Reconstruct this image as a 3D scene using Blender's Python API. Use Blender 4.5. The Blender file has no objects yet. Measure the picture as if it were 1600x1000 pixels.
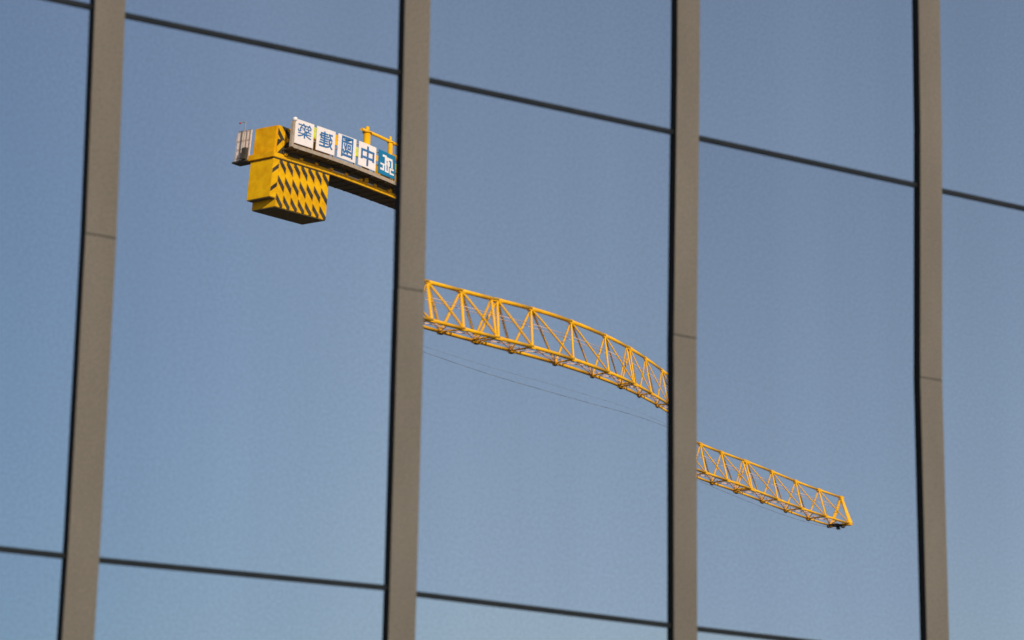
import bpy, bmesh, math, random
from mathutils import Vector, Matrix
from mathutils.noise import noise as mnoise
random.seed(7)
R_ = math.radians
C = bpy.context.scene.collection
sc = bpy.context.scene

# ---------------------------------------------------------------- camera, sky, sun, exposure
EYE = 1.6                     # height of the camera above the ground
DIST = 16.451                 # camera to the plane of the glass (y = 0)
FPX = 4816.3                  # focal length in pixels of the 1600 px wide photograph
yaw, pitch, roll = R_(33.3344), R_(13.3296), R_(0.98945)
fwd = Vector((math.sin(yaw)*math.cos(pitch), math.cos(yaw)*math.cos(pitch), math.sin(pitch)))
rgt0 = Vector((math.cos(yaw), -math.sin(yaw), 0.0))
up0 = rgt0.cross(fwd)
rgt = rgt0*math.cos(roll) + up0*math.sin(roll)
upv = up0*math.cos(roll) - rgt0*math.sin(roll)
cam_d = bpy.data.cameras.new('camera')
cam = bpy.data.objects.new('camera', cam_d); C.objects.link(cam)
cam.matrix_world = Matrix.Translation((0, -DIST, EYE)) @ Matrix((rgt, upv, -fwd)).transposed().to_4x4()
cam_d.sensor_width = 36.0
cam_d.lens = FPX/1600*36
cam_d.clip_start = 0.1; cam_d.clip_end = 6000
cam_d.dof.use_dof = True
cam_d.dof.focus_distance = 150.0
cam_d.dof.aperture_fstop = 3.9
sc.camera = cam

SUN_DIR = Vector((-0.13, 0.99, 0.0)).normalized()*math.cos(R_(26)) + Vector((0, 0, math.sin(R_(26))))
w = bpy.data.worlds.new('World'); sc.world = w; w.use_nodes = True
nt = w.node_tree; nt.nodes.clear()
sky = nt.nodes.new('ShaderNodeTexSky'); sky.sky_type = 'NISHITA'; sky.sun_disc = False
sky.sun_elevation = math.asin(SUN_DIR.z)
sky.sun_rotation = math.atan2(SUN_DIR.x, SUN_DIR.y)
sky.altitude = 0; sky.air_density = 1.0; sky.dust_density = 1.2; sky.ozone_density = 2.5
hsv = nt.nodes.new('ShaderNodeHueSaturation')
hsv.inputs['Hue'].default_value = 0.5; hsv.inputs['Saturation'].default_value = .78; hsv.inputs['Value'].default_value = 1.0
bg = nt.nodes.new('ShaderNodeBackground'); bg.inputs['Strength'].default_value = 0.10
wo = nt.nodes.new('ShaderNodeOutputWorld')
nt.links.new(sky.outputs[0], hsv.inputs['Color']); nt.links.new(hsv.outputs[0], bg.inputs[0]); nt.links.new(bg.outputs[0], wo.inputs[0])

sl = bpy.data.lights.new('sun', 'SUN'); sl.energy = 5.0; sl.angle = R_(0.5); sl.color = (1.0, 0.88, 0.72)
sun = bpy.data.objects.new('sun', sl); C.objects.link(sun)
sun.rotation_euler = SUN_DIR.to_track_quat('Z', 'Y').to_euler()
sun.location = (0, 0, 60)

sc.view_settings.view_transform = 'Standard'; sc.view_settings.look = 'None'
sc.view_settings.gamma = 1.0; sc.view_settings.use_curve_mapping = False
sc.view_settings.exposure = 1.0
sc.cycles.max_bounces = 8; sc.cycles.glossy_bounces = 6
sc.cycles.filter_width = 1.6

# ---------------------------------------------------------------- materials
def mat(name):
    m = bpy.data.materials.new(name); m.use_nodes = True
    n = m.node_tree; n.nodes.clear()
    out = n.nodes.new('ShaderNodeOutputMaterial')
    return m, n, out
def node(n, t, **kw):
    x = n.nodes.new(t)
    for k, v in kw.items(): setattr(x, k, v)
    return x
def noise(n, scale, detail=4, coord='Object', stretch=None, w_=None):
    tc = node(n, 'ShaderNodeTexCoord')
    mp = node(n, 'ShaderNodeMapping')
    if stretch: mp.inputs['Scale'].default_value = stretch
    n.links.new(tc.outputs[coord], mp.inputs[0])
    t = node(n, 'ShaderNodeTexNoise'); t.inputs['Scale'].default_value = scale; t.inputs['Detail'].default_value = detail
    n.links.new(mp.outputs[0], t.inputs['Vector'])
    return t
def ramp(n, src, a, b, p0=0.35, p1=0.65):
    r = node(n, 'ShaderNodeValToRGB')
    r.color_ramp.elements[0].position = p0; r.color_ramp.elements[1].position = p1
    r.color_ramp.elements[0].color = (*a, 1); r.color_ramp.elements[1].color = (*b, 1)
    n.links.new(src, r.inputs[0]); return r
def paint(name, a, b, rough=0.5, scale=3.0, metallic=0.0, bump=0.0, stretch=None, spec=0.5, grain=None):
    m, n, out = mat(name)
    p = node(n, 'ShaderNodeBsdfPrincipled')
    t = noise(n, scale, 6, stretch=stretch)
    r = ramp(n, t.outputs['Fac'], a, b)
    col = r.outputs[0]
    if grain:
        g = noise(n, grain[0], 2)
        mr = node(n, 'ShaderNodeMapRange'); mr.inputs['From Min'].default_value = .3; mr.inputs['From Max'].default_value = .7
        mr.inputs['To Min'].default_value = 1-grain[1]; mr.inputs['To Max'].default_value = 1+grain[1]
        n.links.new(g.outputs['Fac'], mr.inputs['Value'])
        mx = node(n, 'ShaderNodeMix', data_type='RGBA', blend_type='MULTIPLY'); mx.inputs[0].default_value = 1
        n.links.new(col, mx.inputs[6]); n.links.new(mr.outputs[0], mx.inputs[7]); col = mx.outputs[2]
    n.links.new(col, p.inputs['Base Color'])
    p.inputs['Roughness'].default_value = rough; p.inputs['Metallic'].default_value = metallic
    p.inputs['Specular IOR Level'].default_value = spec
    if bump:
        t2 = noise(n, scale*8, 3); bp = node(n, 'ShaderNodeBump'); bp.inputs['Strength'].default_value = bump; bp.inputs['Distance'].default_value = .01
        n.links.new(t2.outputs['Fac'], bp.inputs['Height']); n.links.new(bp.outputs[0], p.inputs['Normal'])
    n.links.new(p.outputs[0], out.inputs[0])
    return m
M_yel = paint('crane_yellow_paint', (.78, .375, .003), (.90, .475, .004), .42, 1.6, bump=.12, spec=.3)
M_yel2 = paint('counterweight_yellow_paint', (.68, .315, .003), (.86, .44, .004), .6, 2.4, bump=.2, spec=.1)
M_dark = paint('dark_steel', (.035, .03, .024), (.06, .05, .035), .6, 3)
M_grate = paint('walkway_grating', (.060, .045, .022), (.10, .075, .038), .8, 6)
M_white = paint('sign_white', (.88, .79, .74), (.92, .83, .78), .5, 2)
M_blue = paint('sign_blue', (.004, .17, .34), (.006, .20, .38), .5, 2)
M_ink = paint('lettering_blue', (.03, .14, .34), (.045, .17, .38), .6, 5)
M_trim = paint('sign_frame_metal', (.36, .28, .20), (.46, .36, .27), .6, 4)
M_lime = paint('hi_vis_strip', (.55, .62, .02), (.68, .70, .03), .5, 4)
M_rope = paint('wire_rope', (.13, .13, .13), (.19, .185, .18), .5, 9)
M_lace = paint('galvanised_rod', (.72, .46, .34), (.80, .54, .40), .4, 5)
M_beige = paint('beige_screen', (.80, .62, .52), (.88, .70, .60), .6, 5)
M_red = paint('red_lamp_lens', (.35, .03, .02), (.45, .05, .03), .3, 5)
M_conc = paint('concrete', (.26, .25, .23), (.36, .34, .31), .85, .8, bump=.2)
M_cap = paint('bronze_powder_coat', (.62, .39, .210), (.72, .46, .255), .55, 2.2, grain=(100, .24), stretch=(1, 1, .35))
M_core = paint('black_gasket', (.010, .006, .003), (.018, .010, .005), .75, 8)
M_tran = paint('dark_bronze_transom', (.040, .030, .018), (.060, .044, .026), .6, 6, grain=(200, .15))
M_stone = paint('granite_plinth', (.16, .155, .15), (.26, .25, .24), .6, 6, bump=.1)
M_roof = paint('roof_membrane', (.12, .12, .12), (.2, .2, .2), .9, 1)

def striped(name, slope, period, duty, phase):
    """diagonal warning stripes printed on one slab: slope in m down per m along, slab-local coordinates"""
    m, n, out = mat(name)
    p = node(n, 'ShaderNodeBsdfPrincipled'); p.inputs['Roughness'].default_value = .6; p.inputs['Specular IOR Level'].default_value = .1
    tc = node(n, 'ShaderNodeTexCoord'); s = node(n, 'ShaderNodeSeparateXYZ'); n.links.new(tc.outputs['Object'], s.inputs[0])
    a = node(n, 'ShaderNodeMath', operation='MULTIPLY_ADD'); a.inputs[1].default_value = slope
    n.links.new(s.outputs['X'], a.inputs[0]); n.links.new(s.outputs['Z'], a.inputs[2])
    b = node(n, 'ShaderNodeMath', operation='MULTIPLY_ADD'); b.inputs[1].default_value = 1/period; b.inputs[2].default_value = phase+20
    n.links.new(a.outputs[0], b.inputs[0])
    c = node(n, 'ShaderNodeMath', operation='FRACT'); n.links.new(b.outputs[0], c.inputs[0])
    d = node(n, 'ShaderNodeMath', operation='LESS_THAN'); d.inputs[1].default_value = duty; n.links.new(c.outputs[0], d.inputs[0])
    # the stripes are on the long sides only
    g = node(n, 'ShaderNodeNewGeometry'); vt = node(n, 'ShaderNodeVectorTransform', vector_type='NORMAL', convert_from='WORLD', convert_to='OBJECT')
    n.links.new(g.outputs['True Normal'], vt.inputs[0]); s2 = node(n, 'ShaderNodeSeparateXYZ'); n.links.new(vt.outputs[0], s2.inputs[0])
    ab = node(n, 'ShaderNodeMath', operation='ABSOLUTE'); n.links.new(s2.outputs['Y'], ab.inputs[0])
    gt = node(n, 'ShaderNodeMath', operation='GREATER_THAN'); gt.inputs[1].default_value = .7; n.links.new(ab.outputs[0], gt.inputs[0])
    mu = node(n, 'ShaderNodeMath', operation='MULTIPLY'); n.links.new(d.outputs[0], mu.inputs[0]); n.links.new(gt.outputs[0], mu.inputs[1])
    t = noise(n, 3, 5); y = ramp(n, t.outputs['Fac'], (.72, .36, .003), (.88, .475, .004)); k = ramp(n, t.outputs['Fac'], (.035, .030, .022), (.075, .062, .045))
    mx = node(n, 'ShaderNodeMix', data_type='RGBA'); n.links.new(mu.outputs[0], mx.inputs[0]); n.links.new(y.outputs[0], mx.inputs[6]); n.links.new(k.outputs[0], mx.inputs[7])
    n.links.new(mx.outputs[2], p.inputs['Base Color']); n.links.new(p.outputs[0], out.inputs[0])
    return m

def glass_material():
    """solar-control glass: a mirror-like coating whose waviness is stored per vertex ('waviness'), with a film of fine dust"""
    m, n, out = mat('reflective_glass')
    at = node(n, 'ShaderNodeAttribute', attribute_type='GEOMETRY', attribute_name='waviness')
    gl = node(n, 'ShaderNodeBsdfGlossy'); gl.inputs['Roughness'].default_value = 0.0
    n.links.new(at.outputs['Vector'], gl.inputs['Normal'])
    # fine speckle in the pane's reflected colour, standing in for camera grain
    g1 = noise(n, 62, 3, coord='Object')
    mr = node(n, 'ShaderNodeMapRange'); mr.inputs['From Min'].default_value = .3; mr.inputs['From Max'].default_value = .7
    mr.inputs['To Min'].default_value = .87; mr.inputs['To Max'].default_value = 1.13
    n.links.new(g1.outputs['Fac'], mr.inputs['Value'])
    st = noise(n, 1.0, 3, coord='Object', stretch=(1.5, 1, .06))
    mr2 = node(n, 'ShaderNodeMapRange'); mr2.inputs['From Min'].default_value = .3; mr2.inputs['From Max'].default_value = .7
    mr2.inputs['To Min'].default_value = .97; mr2.inputs['To Max'].default_value = 1.03
    n.links.new(st.outputs['Fac'], mr2.inputs['Value'])
    mu = node(n, 'ShaderNodeMath', operation='MULTIPLY'); n.links.new(mr.outputs[0], mu.inputs[0]); n.links.new(mr2.outputs[0], mu.inputs[1])
    # coating: reflects more and more neutrally the more obliquely it is seen
    lw = node(n, 'ShaderNodeLayerWeight'); lw.inputs['Blend'].default_value = .5
    cr = ramp(n, lw.outputs['Facing'], (.172, .226, .290), (.350, .355, .372), .07, .17)
    mx = node(n, 'ShaderNodeMix', data_type='RGBA', blend_type='MULTIPLY'); mx.inputs[0].default_value = 1
    n.links.new(cr.outputs[0], mx.inputs[6]); n.links.new(mu.outputs[0], mx.inputs[7])
    n.links.new(mx.outputs[2], gl.inputs['Color'])
    df = node(n, 'ShaderNodeBsdfDiffuse'); df.inputs['Color'].default_value = (.30, .29, .30, 1)
    ms = node(n, 'ShaderNodeMixShader'); ms.inputs[0].default_value = .01
    n.links.new(gl.outputs[0], ms.inputs[1]); n.links.new(df.outputs[0], ms.inputs[2]); n.links.new(ms.outputs[0], out.inputs[0])
    return m
M_glass = glass_material()

def ground_material():
    m, n, out = mat('plaza_paving')
    p = node(n, 'ShaderNodeBsdfPrincipled'); p.inputs['Roughness'].default_value = .8
    tc = node(n, 'ShaderNodeTexCoord'); br = node(n, 'ShaderNodeTexBrick'); br.inputs['Scale'].default_value = 1.0
    br.inputs['Color1'].default_value = (.085, .08, .07, 1); br.inputs['Color2'].default_value = (.11, .10, .09, 1); br.inputs['Mortar'].default_value = (.12, .11, .1, 1)
    br.inputs['Mortar Size'].default_value = .012
    n.links.new(tc.outputs['Object'], br.inputs['Vector']); n.links.new(br.outputs[0], p.inputs['Base Color']); n.links.new(p.outputs[0], out.inputs[0])
    return m
M_ground = ground_material()

# ---------------------------------------------------------------- mesh helpers
def add_box(bm, x0, x1, y0, y1, z0, z1, M=None):
    vs = [bm.verts.new(Vector((x, y, z)) if M is None else M @ Vector((x, y, z))) for x in (x0, x1) for y in (y0, y1) for z in (z0, z1)]
    for f in ((0, 1, 3, 2), (4, 6, 7, 5), (0, 4, 5, 1), (2, 3, 7, 6), (0, 2, 6, 4), (1, 5, 7, 3)):
        bm.faces.new([vs[i] for i in f])
def add_tube(bm, a, b, r, n=8, r2=None):
    a = Vector(a); b = Vector(b); d = b-a
    q = d.to_track_quat('Z', 'Y').to_matrix()
    r2 = r if r2 is None else r2
    ra = [bm.verts.new(a + q @ Vector((r*math.cos(2*math.pi*i/n), r*math.sin(2*math.pi*i/n), 0))) for i in range(n)]
    rb = [bm.verts.new(b + q @ Vector((r2*math.cos(2*math.pi*i/n), r2*math.sin(2*math.pi*i/n), 0))) for i in range(n)]
    for i in range(n): bm.faces.new([ra[i], ra[(i+1) % n], rb[(i+1) % n], rb[i]])
    bm.faces.new(ra[::-1]); bm.faces.new(rb)
def add_poly_tube(bm, pts, r, n=8):
    for a, b in zip(pts, pts[1:]): add_tube(bm, a, b, r, n)
def new_obj(name, bm, m, parent=None, loc=None, smooth=False, bevel=0, **props):
    bmesh.ops.recalc_face_normals(bm, faces=bm.faces)
    if bevel: bmesh.ops.bevel(bm, geom=bm.edges[:], offset=bevel, segments=2, affect='EDGES')
    me = bpy.data.meshes.new(name); bm.to_mesh(me); bm.free()
    me.materials.append(m)
    if smooth:
        for p in me.polygons: p.use_smooth = len(p.vertices) == 4
    o = bpy.data.objects.new(name, me); C.objects.link(o)
    if parent: o.parent = parent
    if loc: o.location = loc
    for k, v in props.items(): o[k] = v
    return o
def box(name, x0, x1, y0, y1, z0, z1, m, parent=None, bevel=0, **props):
    """box with its origin at its own centre"""
    bm = bmesh.new(); c = Vector(((x0+x1)/2, (y0+y1)/2, (z0+z1)/2))
    add_box(bm, x0-c.x, x1-c.x, y0-c.y, y1-c.y, z0-c.z, z1-c.z)
    return new_obj(name, bm, m, parent, c, bevel=bevel, **props)
def empty(name, loc, **props):
    o = bpy.data.objects.new(name, None); C.objects.link(o); o.location = loc; o.empty_display_size = .5
    for k, v in props.items(): o[k] = v
    return o

# ---------------------------------------------------------------- the ground
bm = bmesh.new(); bmesh.ops.create_grid(bm, x_segments=8, y_segments=8, size=2500)
new_obj('ground', bm, M_ground, kind='structure')

# ---------------------------------------------------------------- the glass building
bld = empty('office_building', (7.692, 0, 0), label='glass curtain wall with bronze mullions, mirroring the sky and a yellow crane', category='building')
BX = 7.692
def bpart(name, bm, m, parent=None, **kw):   # world coordinates in, building-local out
    for v in bm.verts: v.co.x -= BX
    return new_obj(name, bm, m, parent or bld, **kw)

PITCH = 2.2; ROW = 3.3985
# left edge of each mullion where measured (x at bottom, low, joint, top), as the wall was put up
ZN = [0.6, EYE+2.30, EYE+2.88, EYE+4.745, EYE+6.6, 14.9]
MX = {0: [7.692, 7.692, 7.703, 7.712, 7.692, 7.690], 1: [9.913, 9.913, 9.917, 9.923, 9.914, 9.914],
      2: [12.127, 12.127, 12.123, 12.111, 12.129, 12.129], 3: [14.338, 14.338, 14.332, 14.305, 14.340, 14.340]}
def mx(i):
    return MX[i] if i in MX else [7.692+i*2.2153]*6
def mxat(i, z):
    X = mx(i)
    for a, b, p, q in zip(ZN, ZN[1:], X, X[1:]):
        if z <= b: return p+(q-p)*(z-a)/(b-a)
    return X[-1]
WID = {0: .206, 1: .197, 2: .195, 3: .208}
DEP = 0.039
LEV = [0.985+k*ROW for k in range(5)]           # .985, 4.385, 7.783, 11.18, 14.58
I0, I1 = -3, 7
def zcut(z0, z1): return [z0]+[z for z in ZN if z0 < z < z1]+[z1]
for i in range(I0, I1+1):
    W_ = WID.get(i, .2)
    # dark core that reaches back past the glass
    bm = bmesh.new(); zs = zcut(0.6, 14.8); prev = None
    for z in zs:
        x = mxat(i, z); ring = [bm.verts.new((xx, yy, z)) for xx, yy in ((x, -DEP+.003), (x+W_, -DEP+.003), (x+W_, .12), (x, .12))]
        if prev:
            for k in range(4): bm.faces.new([prev[k], prev[(k+1) % 4], ring[(k+1) % 4], ring[k]])
        else: bm.faces.new(ring[::-1])
        prev = ring
    bm.faces.new(prev)
    mul = bpart('mullion', bm, M_core)
    # bronze cover caps, one length per storey with an open joint between
    joints = [0.62]+[EYE+4.745+k*ROW for k in range(-1, 3)]+[14.8]
    for ja, jb in zip(joints, joints[1:]):
        bm = bmesh.new(); prev = None; dx = random.uniform(-.0012, .0012)
        for z in zcut(ja+.0035, jb-.0035):
            x = mxat(i, z)+dx
            prof = ((x+.0008, -DEP+.0028), (x+.0004, -DEP+.0012), (x+.0016, -DEP), (x+W_-.0016, -DEP), (x+W_-.0004, -DEP+.0012), (x+W_-.0008, -DEP+.0028))
            ring = [bm.verts.new((a, b, z)) for a, b in prof]
            if prev:
                for k in range(6): bm.faces.new([prev[k], prev[(k+1) % 6], ring[(k+1) % 6], ring[k]])
            else: bm.faces.new(ring[::-1])
            prev = ring
        bm.faces.new(prev)
        bpart('cover_cap', bm, M_cap, mul)
# transoms, one length between each pair of mullions
TZ = {(-1, 1): (.000, .002), (0, 1): (-.004, .008), (1, 1): (.000, .004), (2, 1): (.003, .000), (3, 1): (.000, .000),
      (0, 0): (.000, .024), (1, 0): (.006, -.018), (2, 0): (-.020, -.030), (3, 0): (-.026, -.03), (-1, 0): (.0, .002)}
for i in range(I0, I1):
    for k, z in enumerate(LEV):
        a, b = TZ.get((i, k-1 if k in (1, 2) else -9), (0, 0)) if k in (1, 2) else (0, 0)
        if k == 1: a, b = TZ.get((i, 0), (0, 0))
        if k == 2: a, b = TZ.get((i, 1), (0, 0))
        x0 = mxat(i, z)+WID.get(i, .2)+.0005; x1 = mxat(i+1, z)-.0005
        bm = bmesh.new(); T = .0165; yf = -.014
        vs = [bm.verts.new(p) for p in ((x0, yf, z+a-T), (x1, yf, z+b-T), (x1, yf, z+b+T), (x0, yf, z+a+T), (x0, .1, z+a-T), (x1, .1, z+b-T), (x1, .1, z+b+T), (x0, .1, z+a+T))]
        for f in ((0, 1, 2, 3), (7, 6, 5, 4), (0, 4, 5, 1), (3, 2, 6, 7), (0, 3, 7, 4), (1, 5, 6, 2)): bm.faces.new([vs[j] for j in f])
        bpart('transom', bm, M_tran)
# panes: each is a slightly sprung sheet; its surface slope is kept per vertex
EX = [(0, 1), (1, 0), (1, 1), (2, 0), (0, 2), (3, 0), (2, 1), (1, 2), (0, 3), (4, 0), (3, 1), (2, 2), (5, 0), (4, 1)]
SPRUNG = {0: [-0.00513, 0.00019, -0.00473, -0.00147, -0.00051, -0.00128, 0.00047, 0.00117, -0.00045, -0.00017, 0.00019, 0.00039, 0.00021, 0.0007],
          1: [0.01681, 0.00381, -0.00204, -0.00392, -0.00659, 0.0012, -0.00047, -0.00211, -0.00052, 0.00047, 0.00235, 0.00148, 0.00018, 0.00096],
          2: [0.04096, -0.00501, -0.00055, -0.00209, -0.00143, 6e-05, -2e-05, -0.00169, 0.00141, -0.00032, 0.00075, -0.00023, -0.00074, 0.00055]}
PX0 = 3.49657*2.2; PZ0 = EYE+1.26358*2.2; PZ1 = EYE+2.80857*2.2
def slope(i, k, x, z):
    if k != 1:
        return ({0: -.0045, 1: .0050}.get(i, 0), 0) if k == 0 else (0, 0)
    if i not in SPRUNG: return (0, .004*(i-1))
    c = SPRUNG[i]; a = PX0+i*2.2; hx = 1.1; hz = (PZ1-PZ0)/2
    X = (x-a-hx)/hx; Z = (z-(PZ0+PZ1)/2)/hz; gx = gz = 0
    for cc, (p, q) in zip(c, EX):
        if p: gx += cc*p*X**(p-1)*Z**q/hx
        if q: gz += cc*q*X**p*Z**(q-1)/hz
    # slight roller-wave ripple of toughened glass
    gx += .00030*mnoise(Vector((x*1.7, i*9.1, z*1.3))); gz += .00030*mnoise(Vector((x*1.5+40, i*7.3, z*1.9)))
    return gx, gz
PL = {(0, 1): 'pane mirroring the counterweight, sign panels and rear arm of the crane', (1, 1): 'pane mirroring the long lattice arm, bent by the glass',
      (2, 1): 'pane mirroring the tip of the lattice arm'}
NX, NZ = 24, 36
for i in range(I0, I1):
    for k in range(4):
        z0 = LEV[k]; z1 = LEV[k+1]; me = bpy.data.meshes.new('glass_pane'); vs = []; fs = []; nr = []
        near = -1 <= i <= 3 and k < 3
        nx, nz = (NX, NZ) if near else (4, 4)
        for b in range(nz+1):
            z = z0+(z1-z0)*b/nz
            xa = mxat(i, z)+WID.get(i, .2)-.01; xb = mxat(i+1, z)+.01
            for a in range(nx+1):
                x = xa+(xb-xa)*a/nx; vs.append((x-BX, 0.0, z)); gx, gz = slope(i, k, x, z)
                nr.append(Vector((gx, -1, gz)).normalized())
        for b in range(nz):
            for a in range(nx):
                q = b*(nx+1)+a; fs.append((q, q+1, q+nx+2, q+nx+1))
        # back sheet 10 mm behind, so the pane has its thickness
        nv = len(vs); vs += [(x, .010, z) for x, y, z in (vs[0], vs[nx], vs[-1], vs[nz*(nx+1)])]; nr += [Vector((0, 1, 0))]*4
        fs.append((nv, nv+3, nv+2, nv+1))
        me.from_pydata(vs, [], fs); me.materials.append(M_glass)
        at = me.attributes.new('waviness', 'FLOAT_VECTOR', 'POINT')
        at.data.foreach_set('vector', [c for v in nr for c in v])
        o = bpy.data.objects.new('glass_pane', me); C.objects.link(o); o.parent = bld
        if (i, k) in PL: o['label'] = PL[(i, k)]
# the building behind the glass
bm = bmesh.new(); add_box(bm, mxat(I0, 1)+.0, mxat(I1, 1)+.2, .125, 14, 0, 14.75); bpart('wall', bm, M_conc)
bm = bmesh.new(); add_box(bm, mxat(I0, 1)-.15, mxat(I1, 1)+.35, -.06, 14.2, 14.8, 15.15); bpart('roof', bm, M_roof)
bm = bmesh.new(); add_box(bm, mxat(I0, 1)-.02, mxat(I1, 1)+.22, -.10, .12, 0.0, .60); bpart('plinth', bm, M_stone)
for i in range(I0, I1):
    bm = bmesh.new(); add_box(bm, mxat(i, 1)+WID.get(i, .2)+.002, mxat(i+1, 1)-.002, -.01, .11, .603, .966); bpart('spandrel_panel', bm, M_tran)

# ---------------------------------------------------------------- the crane (stands across the plaza, behind the camera)
AZ = 0.433
OV = Vector((77.325, -(105.631-DIST) , 36.759))      # mirrored back through the glass
OV = Vector((77.325, -105.631, 36.759+EYE))
crane = empty('tower_crane', (OV.x, OV.y, 0), label='yellow flat-top tower crane with striped counterweight and sign panels', category='crane')
crane.rotation_euler = (0, 0, -AZ)
ZB = OV.z                                             # height of the arm's bottom chords
def cobj(name, bm, m, parent=None, smooth=False, bevel=0, **kw):
    off = Vector((0, 0, ZB))
    for v in bm.verts: v.co += off
    return new_obj(name, bm, m, parent or crane, smooth=smooth, bevel=bevel, **kw)
def cbox(name, x0, x1, y0, y1, z0, z1, m, parent=None, bevel=0, **kw):
    o = box(name, x0, x1, y0, y1, z0+ZB, z1+ZB, m, parent or crane, bevel, **kw)
    return o
# shared unit bar for all lattice members
def unit_bar(name, m, n=8):
    bm = bmesh.new(); add_tube(bm, (0, 0, 0), (0, 0, 1), 1, n)
    bmesh.ops.recalc_face_normals(bm, faces=bm.faces)
    me = bpy.data.meshes.new(name); bm.to_mesh(me); bm.free(); me.materials.append(m)
    for p in me.polygons: p.use_smooth = len(p.vertices) == 4
    return me
BAR = unit_bar('lattice_bar', M_yel); ROD = unit_bar('lacing_rod', M_lace, 6)
def bar(name, a, b, r, parent, me=BAR):
    a = Vector(a)+Vector((0, 0, ZB)); b = Vector(b)+Vector((0, 0, ZB)); d = b-a
    o = bpy.data.objects.new(name, me); C.objects.link(o); o.parent = parent
    o.matrix_local = Matrix.Translation(a) @ d.to_track_quat('Z', 'Y').to_matrix().to_4x4() @ Matrix.Diagonal((r, r, d.length, 1))
    return o
# --- the long arm
L, W0, H0, T0, OFF = 2.555, .42, 1.9, 1.80, -.133
TAPH, TAPW = .012, -.007
DEL = [.52, -.17, -.49, -.72, -.08, .54, .67, .06, -.33, .27, -.05, -.08, .10, .15, .02, -.34]
NB = 15
def ts(k): return T0+k*L+(DEL[k] if 0 <= k <= NB else 0)
def hz(k): return H0*(1-TAPH*max(k, 0))
def wy(k): return W0*(1-TAPW*max(k, 0))
def Tn(k): return Vector((ts(k), 0, hz(k)))
def Nn(k): return Vector((ts(k)+OFF*L, wy(k), 0))
def Fn(k): return Vector((ts(k)+OFF*L, -wy(k), 0))
KS = [-2, -1]+list(range(NB+1))
bm = bmesh.new()
def cr(k, r0, r1): return r0+(r1-r0)*max(k, 0)/NB
for a, b in zip(KS, KS[1:]):
    add_tube(bm, Tn(a), Tn(b), cr(a, .088, .060), 10, cr(b, .088, .060))
jib = cobj('jib', bm, M_yel, smooth=True)
for side, fn in (('near', Nn), ('far', Fn)):
    bm = bmesh.new()
    for a, b in zip(KS, KS[1:]): add_tube(bm, fn(a), fn(b), cr(a, .080, .056), 10, cr(b, .080, .056))
    cobj('bottom_chord', bm, M_yel, jib, smooth=True)
for k in KS:
    rp = cr(k, .053, .038); rd = cr(k, .043, .029)
    for fn in (Nn, Fn):
        bar('lattice_bar', Tn(k), fn(k), rp, jib)
        if k < NB: bar('lattice_bar', Tn(k), fn(k+1), rd, jib)
    bar('cross_bar', Nn(k), Fn(k), .04, jib)
    if k < NB:
        bar('lacing_rod', Nn(k), Fn(k+1), .022, jib, ROD)
        mid = (Nn(k)+Nn(k+1))/2; bar('lacing_rod', Fn(k), mid, .022, jib, ROD); bar('lacing_rod', mid, Fn(k+1), .022, jib, ROD)
        for q in (.30, .62):      # edge rods of the narrow service walkway
            bar('walkway_rod', Nn(k).lerp(Fn(k), q)+Vector((0, 0, .06)), Nn(k+1).lerp(Fn(k+1), q)+Vector((0, 0, .06)), .02, jib, ROD)
    # gusset plates
    for P_, s in ((Tn(k), .15), (Nn(k), .11), (Fn(k), .11)):
        sx = s*(1.9 if k in (2, 6, 11) else 1.0)
        bm = bmesh.new(); add_box(bm, P_.x-sx, P_.x+sx, P_.y-.065, P_.y+.065, P_.z-.095, P_.z+.07); cobj('gusset_plate', bm, M_yel, jib)
    if k in (2, 6, 11):   # section joints: a second frame right behind the first
        d = Vector((-.38, 0, 0))
        bar('lattice_bar', Tn(k)+d, Nn(k)+d*.4, rp*.9, jib); bar('lattice_bar', Tn(k)+d, Fn(k)+d*.4, rp*.9, jib)
        bar('cross_bar', Nn(k)+d, Fn(k)+d, .05, jib)
# under the bottom chords: dark rope guides and end sheaves
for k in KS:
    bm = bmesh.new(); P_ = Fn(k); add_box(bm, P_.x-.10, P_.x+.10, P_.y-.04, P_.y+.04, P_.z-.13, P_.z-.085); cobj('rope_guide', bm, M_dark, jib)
e = Nn(NB); f_ = Fn(NB)
bar('end_bar', Tn(NB), Nn(NB)+Vector((.15, 0, 0)), .075, jib); bar('end_bar', Tn(NB), Fn(NB)+Vector((.15, 0, 0)), .075, jib)
bar('end_bar', Nn(NB)+Vector((.15, 0, 0)), Fn(NB)+Vector((.15, 0, 0)), .08, jib)
for dx, dy in ((-.55, -.25), (.05, -.1), (-.2, .25)):
    bm = bmesh.new(); x = e.x+dx; add_tube(bm, (x, dy-.05, -.17), (x, dy+.05, -.17), .10, 16); cobj('sheave', bm, M_dark, jib, smooth=True)
bm = bmesh.new(); add_box(bm, e.x-.65, e.x+.12, -.22, .22, -.11, -.07); cobj('sheave_frame', bm, M_dark, jib)
for sy in (-.15, .15):     # trolley ropes running inside the lattice
    bm = bmesh.new(); pts = [Vector((ts(k), sy, .62*hz(k)-.03)) for k in KS]; add_poly_tube(bm, pts, .014, 5); cobj('trolley_rope', bm, M_lace, jib, smooth=True)
def sag(x0, x1, z0, s, y, n=14):
    return [Vector((x0+(x1-x0)*i/n, y, z0-s*4*(i/n)*(1-i/n))) for i in range(n+1)]
bm = bmesh.new(); add_poly_tube(bm, sag(-3.5, 23.3, -.90, .68, 0.05), .0085, 6); cobj('hoist_rope', bm, M_rope, jib, smooth=True)
bm = bmesh.new(); add_poly_tube(bm, sag(-2.5, 23.3, -.75, .36, -.2), .004, 5); cobj('hoist_rope', bm, M_rope, jib, smooth=True)
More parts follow.
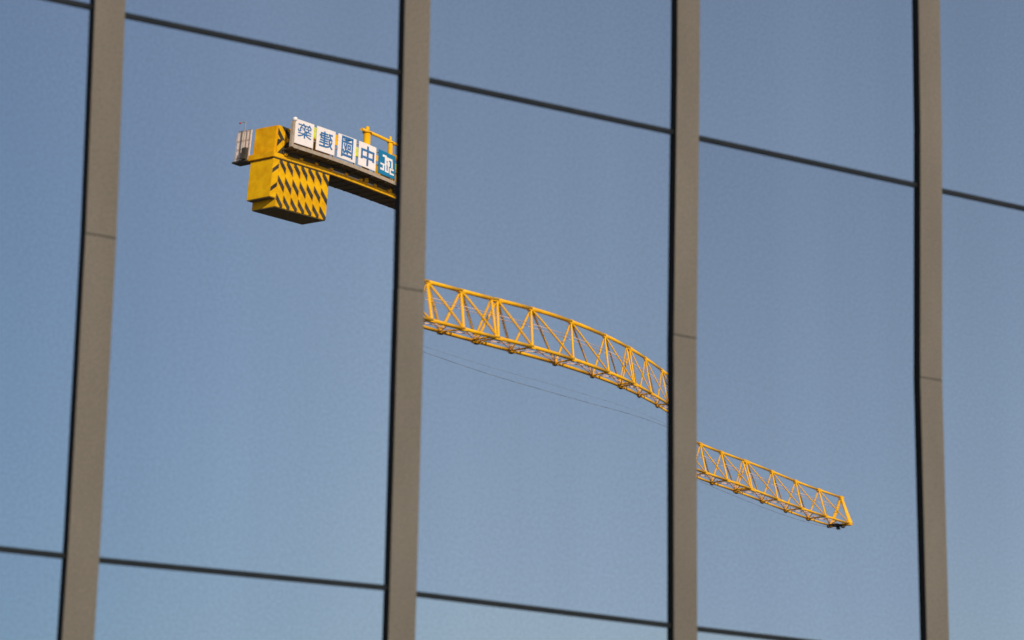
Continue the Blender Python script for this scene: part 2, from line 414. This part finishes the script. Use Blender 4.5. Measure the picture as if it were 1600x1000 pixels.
bm = bmesh.new(); add_poly_tube(bm, sag(23.3, ts(NB)-.3, -.30, .26, 0.05), .008, 6); cobj('hoist_rope', bm, M_rope, jib, smooth=True)
# trolley (it stands where the mullion hides it)
bm = bmesh.new(); add_box(bm, -2.9, -1.8, -.5, .5, -.30, -.10); add_box(bm, -2.7, -2.0, -.25, .25, -.55, -.30); cobj('trolley', bm, M_dark, jib)

# --- mast, slewing ring, cab
TM = -4.6; MW = .75
bm = bmesh.new()
for sx in (-MW, MW):
    for sy in (-MW, MW): add_box(bm, TM+sx-.08, TM+sx+.08, sy-.08, sy+.08, -ZB+.5, -1.9)
nseg = 18; zz = [(-ZB+.6)+(ZB-2.6)*i/nseg for i in range(nseg+1)]
for i, (a, b) in enumerate(zip(zz, zz[1:])):
    for s in (-MW, MW):
        add_tube(bm, (TM-MW, s, a), (TM+MW, s, b), .045, 6); add_tube(bm, (TM+MW, s, a), (TM+MW, s, a) if False else (TM-MW, s, b), .045, 6)
        add_tube(bm, (TM+s, -MW, a), (TM+s, MW, b), .045, 6)
        add_tube(bm, (TM-MW, s, a), (TM+MW, s, a), .05, 6); add_tube(bm, (TM+s, -MW, a), (TM+s, MW, a), .05, 6)
mast = cobj('mast', bm, M_yel)
cbox('mast_base', TM-2.2, TM+2.2, -2.2, 2.2, -ZB, -ZB+.6, M_conc, bevel=.04)
bm = bmesh.new(); add_tube(bm, (TM, 0, -1.95), (TM, 0, -1.45), .95, 28); add_tube(bm, (TM, 0, -1.45), (TM, 0, -1.15), .75, 28); cobj('slewing_ring', bm, M_dark, smooth=True)
bm = bmesh.new(); add_box(bm, TM-.75, TM+.75, -.6, .6, -1.15, 1.95); cobj('slewing_tower', bm, M_yel2, bevel=.03)
cab = cbox('operator_cab', TM+.8, TM+2.1, .30, 1.25, -1.75, -.15, M_yel2, bevel=.04)
cc = cab.location
def under_cab(name, x0, x1, y0, y1, z0, z1, m):
    bm = bmesh.new(); add_box(bm, x0-cc.x, x1-cc.x, y0-cc.y, y1-cc.y, z0+ZB-cc.z, z1+ZB-cc.z); return new_obj(name, bm, m, cab)
under_cab('cab_window', TM+.95, TM+1.95, 1.25, 1.262, -1.1, -.35, M_dark); under_cab('cab_window', TM+2.1, TM+2.112, .42, 1.13, -1.5, -.35, M_dark)

# --- the rear arm
TE = -17.40; WC = .544
bm = bmesh.new(); add_box(bm, TE+.2, TM-.75, -WC+.03, WC-.03, .20, .24); rear = cobj('counter_jib', bm, M_grate)
for s in (-1, 1):
    cb = cbox('side_girder', TE+.02, TM-.75, s*WC-.045, s*WC+.045, .22, .42, M_yel, bevel=.012); cb.parent = rear
for k in range(14):
    x = TE+4.2+k*.62
    o = cbox('floor_beam', x, x+.08, -WC+.06, WC-.06, .165, .199, M_grate); o.parent = rear
o = cbox('walkway_web', TE+.46, TM-.9, WC+.050, WC+.075, .422, .645, M_grate); o.parent = rear
for k in range(12):
    x = TE+.55+k*1.0
    o = cbox('girder_bracket', x, x+.16, WC+.077, WC+.13, .38, .47, M_yel); o.parent = rear
    o = cbox('walkway_bracket', x+.2, x+.27, WC+.08, 1.06, .54, .599, M_grate); o.parent = rear
o = cbox('end_girder', TE-.11, TE+.0195, -WC-.06, WC+.06, .205, .46, M_yel2, bevel=.015); o.parent = rear
o = cbox('girder_stub', TE-.04, TE+.22, -WC-.20, -WC-.062, .22, .44, M_yel, bevel=.015); o.parent = rear
# walkway along the sign side
wk = cbox('walkway', TE+.44, TM-.9, WC+.06, 1.10, .60, .645, M_grate); wk.parent = rear
wk2 = cbox('toe_board', TE+.42, TM-.9, 1.102, 1.125, .60, .755, M_trim); wk2.parent = rear
# counterweight: slabs hung side by side
cw = empty('counterweight', (0, 0, 0)); cw.parent = crane
M_s1 = striped('warning_stripes', .98, .80, .36, .20)
M_s2 = striped('warning_stripes_end', -.75, .80, .25, -.39)
Lc = 3.675; zb0 = .20; zl = -1.50; zx = -1.86
first = .40; sw = (Lc-first)/7
o = cbox('counterweight_slab', TE, TE+first-.01, -WC, WC, zl, zb0-.004, M_s2, bevel=.012); o.parent = cw
for k in range(7):
    x = TE+first+k*sw; d = random.uniform(-.006, .006)
    o = cbox('counterweight_slab', x+.008, x+sw-.008, -WC+d, WC+d, zx, zb0-.004, M_s1, bevel=.010); o.parent = cw
o = cbox('upper_ballast_block', TE+.07, TE+Lc, -WC+.0, WC-.05, .43, 1.66, M_yel2, bevel=.02); o.parent = cw
M_s3 = striped('chevron_plate', -1.0, .62, .48, .12)
M_s4 = striped('chevron_plate_lower', 1.0, .62, .48, .12)
o = cbox('chevron_plate', TE+.12, TE+1.3, WC-.048, WC+.0, 1.05, 1.66, M_s4); o.parent = cw
o = cbox('chevron_plate', TE+.12, TE+1.3, WC-.048, WC+.0, .44, 1.048, M_s3); o.parent = cw
for k in range(5):   # lifting eyes and cap plates on the ballast
    bm = bmesh.new(); x = TE+.25+k*.2; add_tube(bm, (x, -.35+k*.18, 1.655), (x, -.35+k*.18, 1.72), .05, 8); cobj('lifting_eye', bm, M_trim, crane)
o = cbox('ledge_shade_strip', TE-.012, TE+.05, -WC-.012, WC+.012, .168, .203, M_dark); o.parent = rear  # dark strips added as the line of shade beneath the ledge
o = cbox('ledge_shade_strip', TE+.052, TE+Lc, WC+.002, WC+.014, .168, .203, M_dark); o.parent = rear
M_undershade = paint('ballast_underside_shade', (.10, .07, .02), (.16, .115, .035), .85, 5)  # dark plates added to put shade under the ballast
o = cbox('underside_shade_plate', TE+first+.02, TE+Lc-.02, -WC+.03, WC-.03, zx-.03, zx-.002, M_undershade); o.parent = cw
o = cbox('underside_shade_plate', TE+.02, TE+first-.02, -WC+.02, WC-.02, zl-.025, zl-.002, M_undershade); o.parent = cw
# sign panels on the walkway rail: reading from the mast outwards
NS = 1.088; Z0 = .80; ZH = 1.10; TS = TE+.446; SP = 1.424; PW = 1.215
chars = ['築', '建', '國', '中']
def glyph(ch, size, parent, m, rz):
    cu = bpy.data.curves.new('lettering', 'FONT'); cu.body = ch; cu.size = size; cu.extrude = .004; cu.align_x = 'CENTER'; cu.align_y = 'CENTER'; cu.offset = (.006 if ch == '築' else .015)
    cu.resolution_u = 4
    t = bpy.data.objects.new('tmp', cu); C.objects.link(t)
    bpy.context.view_layer.update()
    me = bpy.data.meshes.new_from_object(t.evaluated_get(bpy.context.evaluated_depsgraph_get()))
    bpy.data.objects.remove(t)
    # centre the glyph
    xs = [v.co.x for v in me.vertices]; ys = [v.co.y for v in me.vertices]
    cx = (min(xs)+max(xs))/2; cy = (min(ys)+max(ys))/2
    for v in me.vertices: v.co = Vector((v.co.x-cx, v.co.y-cy, v.co.z))
    me.materials.clear(); me.materials.append(m)
    o = bpy.data.objects.new('lettering', me); C.objects.link(o); o.parent = parent
    o.rotation_euler = (R_(90), 0, R_(180))     # stands upright, read from the +y side
    return o
for k in range(5):
    x0 = TS+k*SP; pan = None
    pan = cbox('sign_panel', x0, x0+PW, NS, NS+.035, Z0+.03, Z0+.03+ZH, M_white if k < 4 else M_blue, bevel=.006,
               label=('white' if k < 4 else 'blue')+' sign panel '+('with the blue character '+chars[k] if k < 4 else 'with white block lettering'))
    if k < 4:
        g = glyph(chars[k], .98 if k < 3 else .86, pan, M_ink, 0); g.location = (0, .022, (.10, .02, .03, -.01)[k]); g.scale = ((.98, .72, 1), (.98, .80, 1), (.92, 1.08, 1), (1.30, 1.10, 1))[k]
    else:
        bm = bmesh.new()
        # white block letters, u from the outer edge towards the mast, v down from the top
        def blk(u0, u1, v0, v1): add_box(bm, (u0-.5)*PW, (u1-.5)*PW, .018, .026, (.5-v1)*ZH, (.5-v0)*ZH)
        for b_ in ((.22, .46, .15, .24), (.36, .46, .24, .56), (.46, .52, .20, .36), (.52, .60, .20, .56), (.60, .82, .20, .30), (.76, .84, .30, .58), (.60, .66, .36, .56), (.46, .52, .46, .50),
                   (.10, .34, .53, .60), (.10, .18, .73, .82), (.24, .32, .60, .82), (.18, .24, .74, .82), (.38, .46, .56, .84), (.46, .54, .77, .84), (.54, .60, .56, .84), (.66, .90, .60, .67), (.66, .73, .67, .86), (.73, .92, .79, .86)):
            blk(*b_)
        new_obj('lettering', bm, M_white, pan)
    # rail post and high-visibility strip in the gap behind the panels
    xg = x0+PW+.02
    o = cbox('rail_post', xg+.02, xg+.09, NS-.10, NS-.04, .645, 1.90, M_trim); o.parent = rear
    o = cbox('hi_vis_strip', xg-.02, xg+.19, NS-.035, NS-.012, 1.36 if k != 2 else 1.2, 1.84 if k < 2 else 1.62, M_lime if k % 2 == 0 else M_yel); o.parent = rear
for zr in (1.2, 1.78):
    o = cbox('hand_rail', TS-.1, TM-1, NS-.09, NS-.05, zr, zr+.04, M_trim); o.parent = rear
o = cbox('sign_frame', TS-.14, TS-.02, NS-.10, NS+.02, .645, 1.80, M_trim); o.parent = rear
bm = bmesh.new(); bmesh.ops.create_uvsphere(bm, u_segments=16, v_segments=10, radius=.10, matrix=Matrix.Translation((TS-.03, NS+.0, 1.90))); cobj('sun_glint_ball', bm, M_white, rear, smooth=True)  # white ball standing in for the sun's glint at the sign corner
# winch frame above the walkway
def post(x, y, z0, z1, r):
    bm = bmesh.new(); add_tube(bm, (x, y, z0), (x, y, z1), r, 14); add_tube(bm, (x, y, z1), (x, y, z1+.06), r*1.35, 14); add_tube(bm, (x, y, z1+.06), (x, y, z1+.30), r*.75, 12, r*.5)
    return cobj('winch_post', bm, M_yel, rear, smooth=True)
post(-11.35, .54, .42, 2.72, .15); post(-9.60, .54, .42, 2.75, .11)
bm = bmesh.new(); add_tube(bm, (-11.75, .54, 2.80), (TM, .54, 2.80), .075, 12); cobj('winch_beam', bm, M_yel, rear, smooth=True)
bm = bmesh.new(); add_tube(bm, (-9.75, .8, 2.02), (-9.2, .8, 2.02), .14, 12); cobj('winch_drum', bm, M_yel, rear, smooth=True)
o = cbox('winch_housing', -9.3, -7.2, -.45, .45, .42, 1.9, M_yel2, bevel=.03); o.parent = rear
# service platform on the far corner of the rear end
pf = cbox('service_platform', TE-.24, TE+.35, -1.30, -WC-.06, .20, .27, M_dark); pf.parent = rear
o = cbox('platform_screen', TE-.10, TE-.07, -1.24, -WC-.03, .30, 1.60, M_beige); o.parent = rear
for z in (.42, .80, 1.18, 1.60):
    bm = bmesh.new(); add_tube(bm, (TE-.14, -1.26, z), (TE-.14, -WC-.03, z), .010, 6); cobj('platform_rail', bm, M_dark if z > 1.5 else M_trim, rear)
for y in (-1.26, -1.0, -.76, -.60):
    bm = bmesh.new(); add_tube(bm, (TE-.14, y, .27), (TE-.14, y, 1.62), .014, 6); cobj('platform_rail', bm, M_trim, rear)
o = cbox('control_box', TE-.36, TE-.19, -.80, -.60, .27, .78, M_dark, bevel=.02); o.parent = rear
bm = bmesh.new(); add_tube(bm, (TE-.3, -.78, .27), (TE-.3, -.78, 1.95), .018, 6); cobj('lamp_pole', bm, M_trim, rear)
bm = bmesh.new(); add_tube(bm, (TE-.3, -.78, 1.93), (TE-.3, -1.05, 1.95), .018, 6); cobj('lamp_pole', bm, M_trim, rear)
bm = bmesh.new(); bmesh.ops.create_uvsphere(bm, u_segments=12, v_segments=8, radius=.045, matrix=Matrix.Translation((TE-.3, -1.05, 1.93))); cobj('red_lamp', bm, M_red, rear, smooth=True)
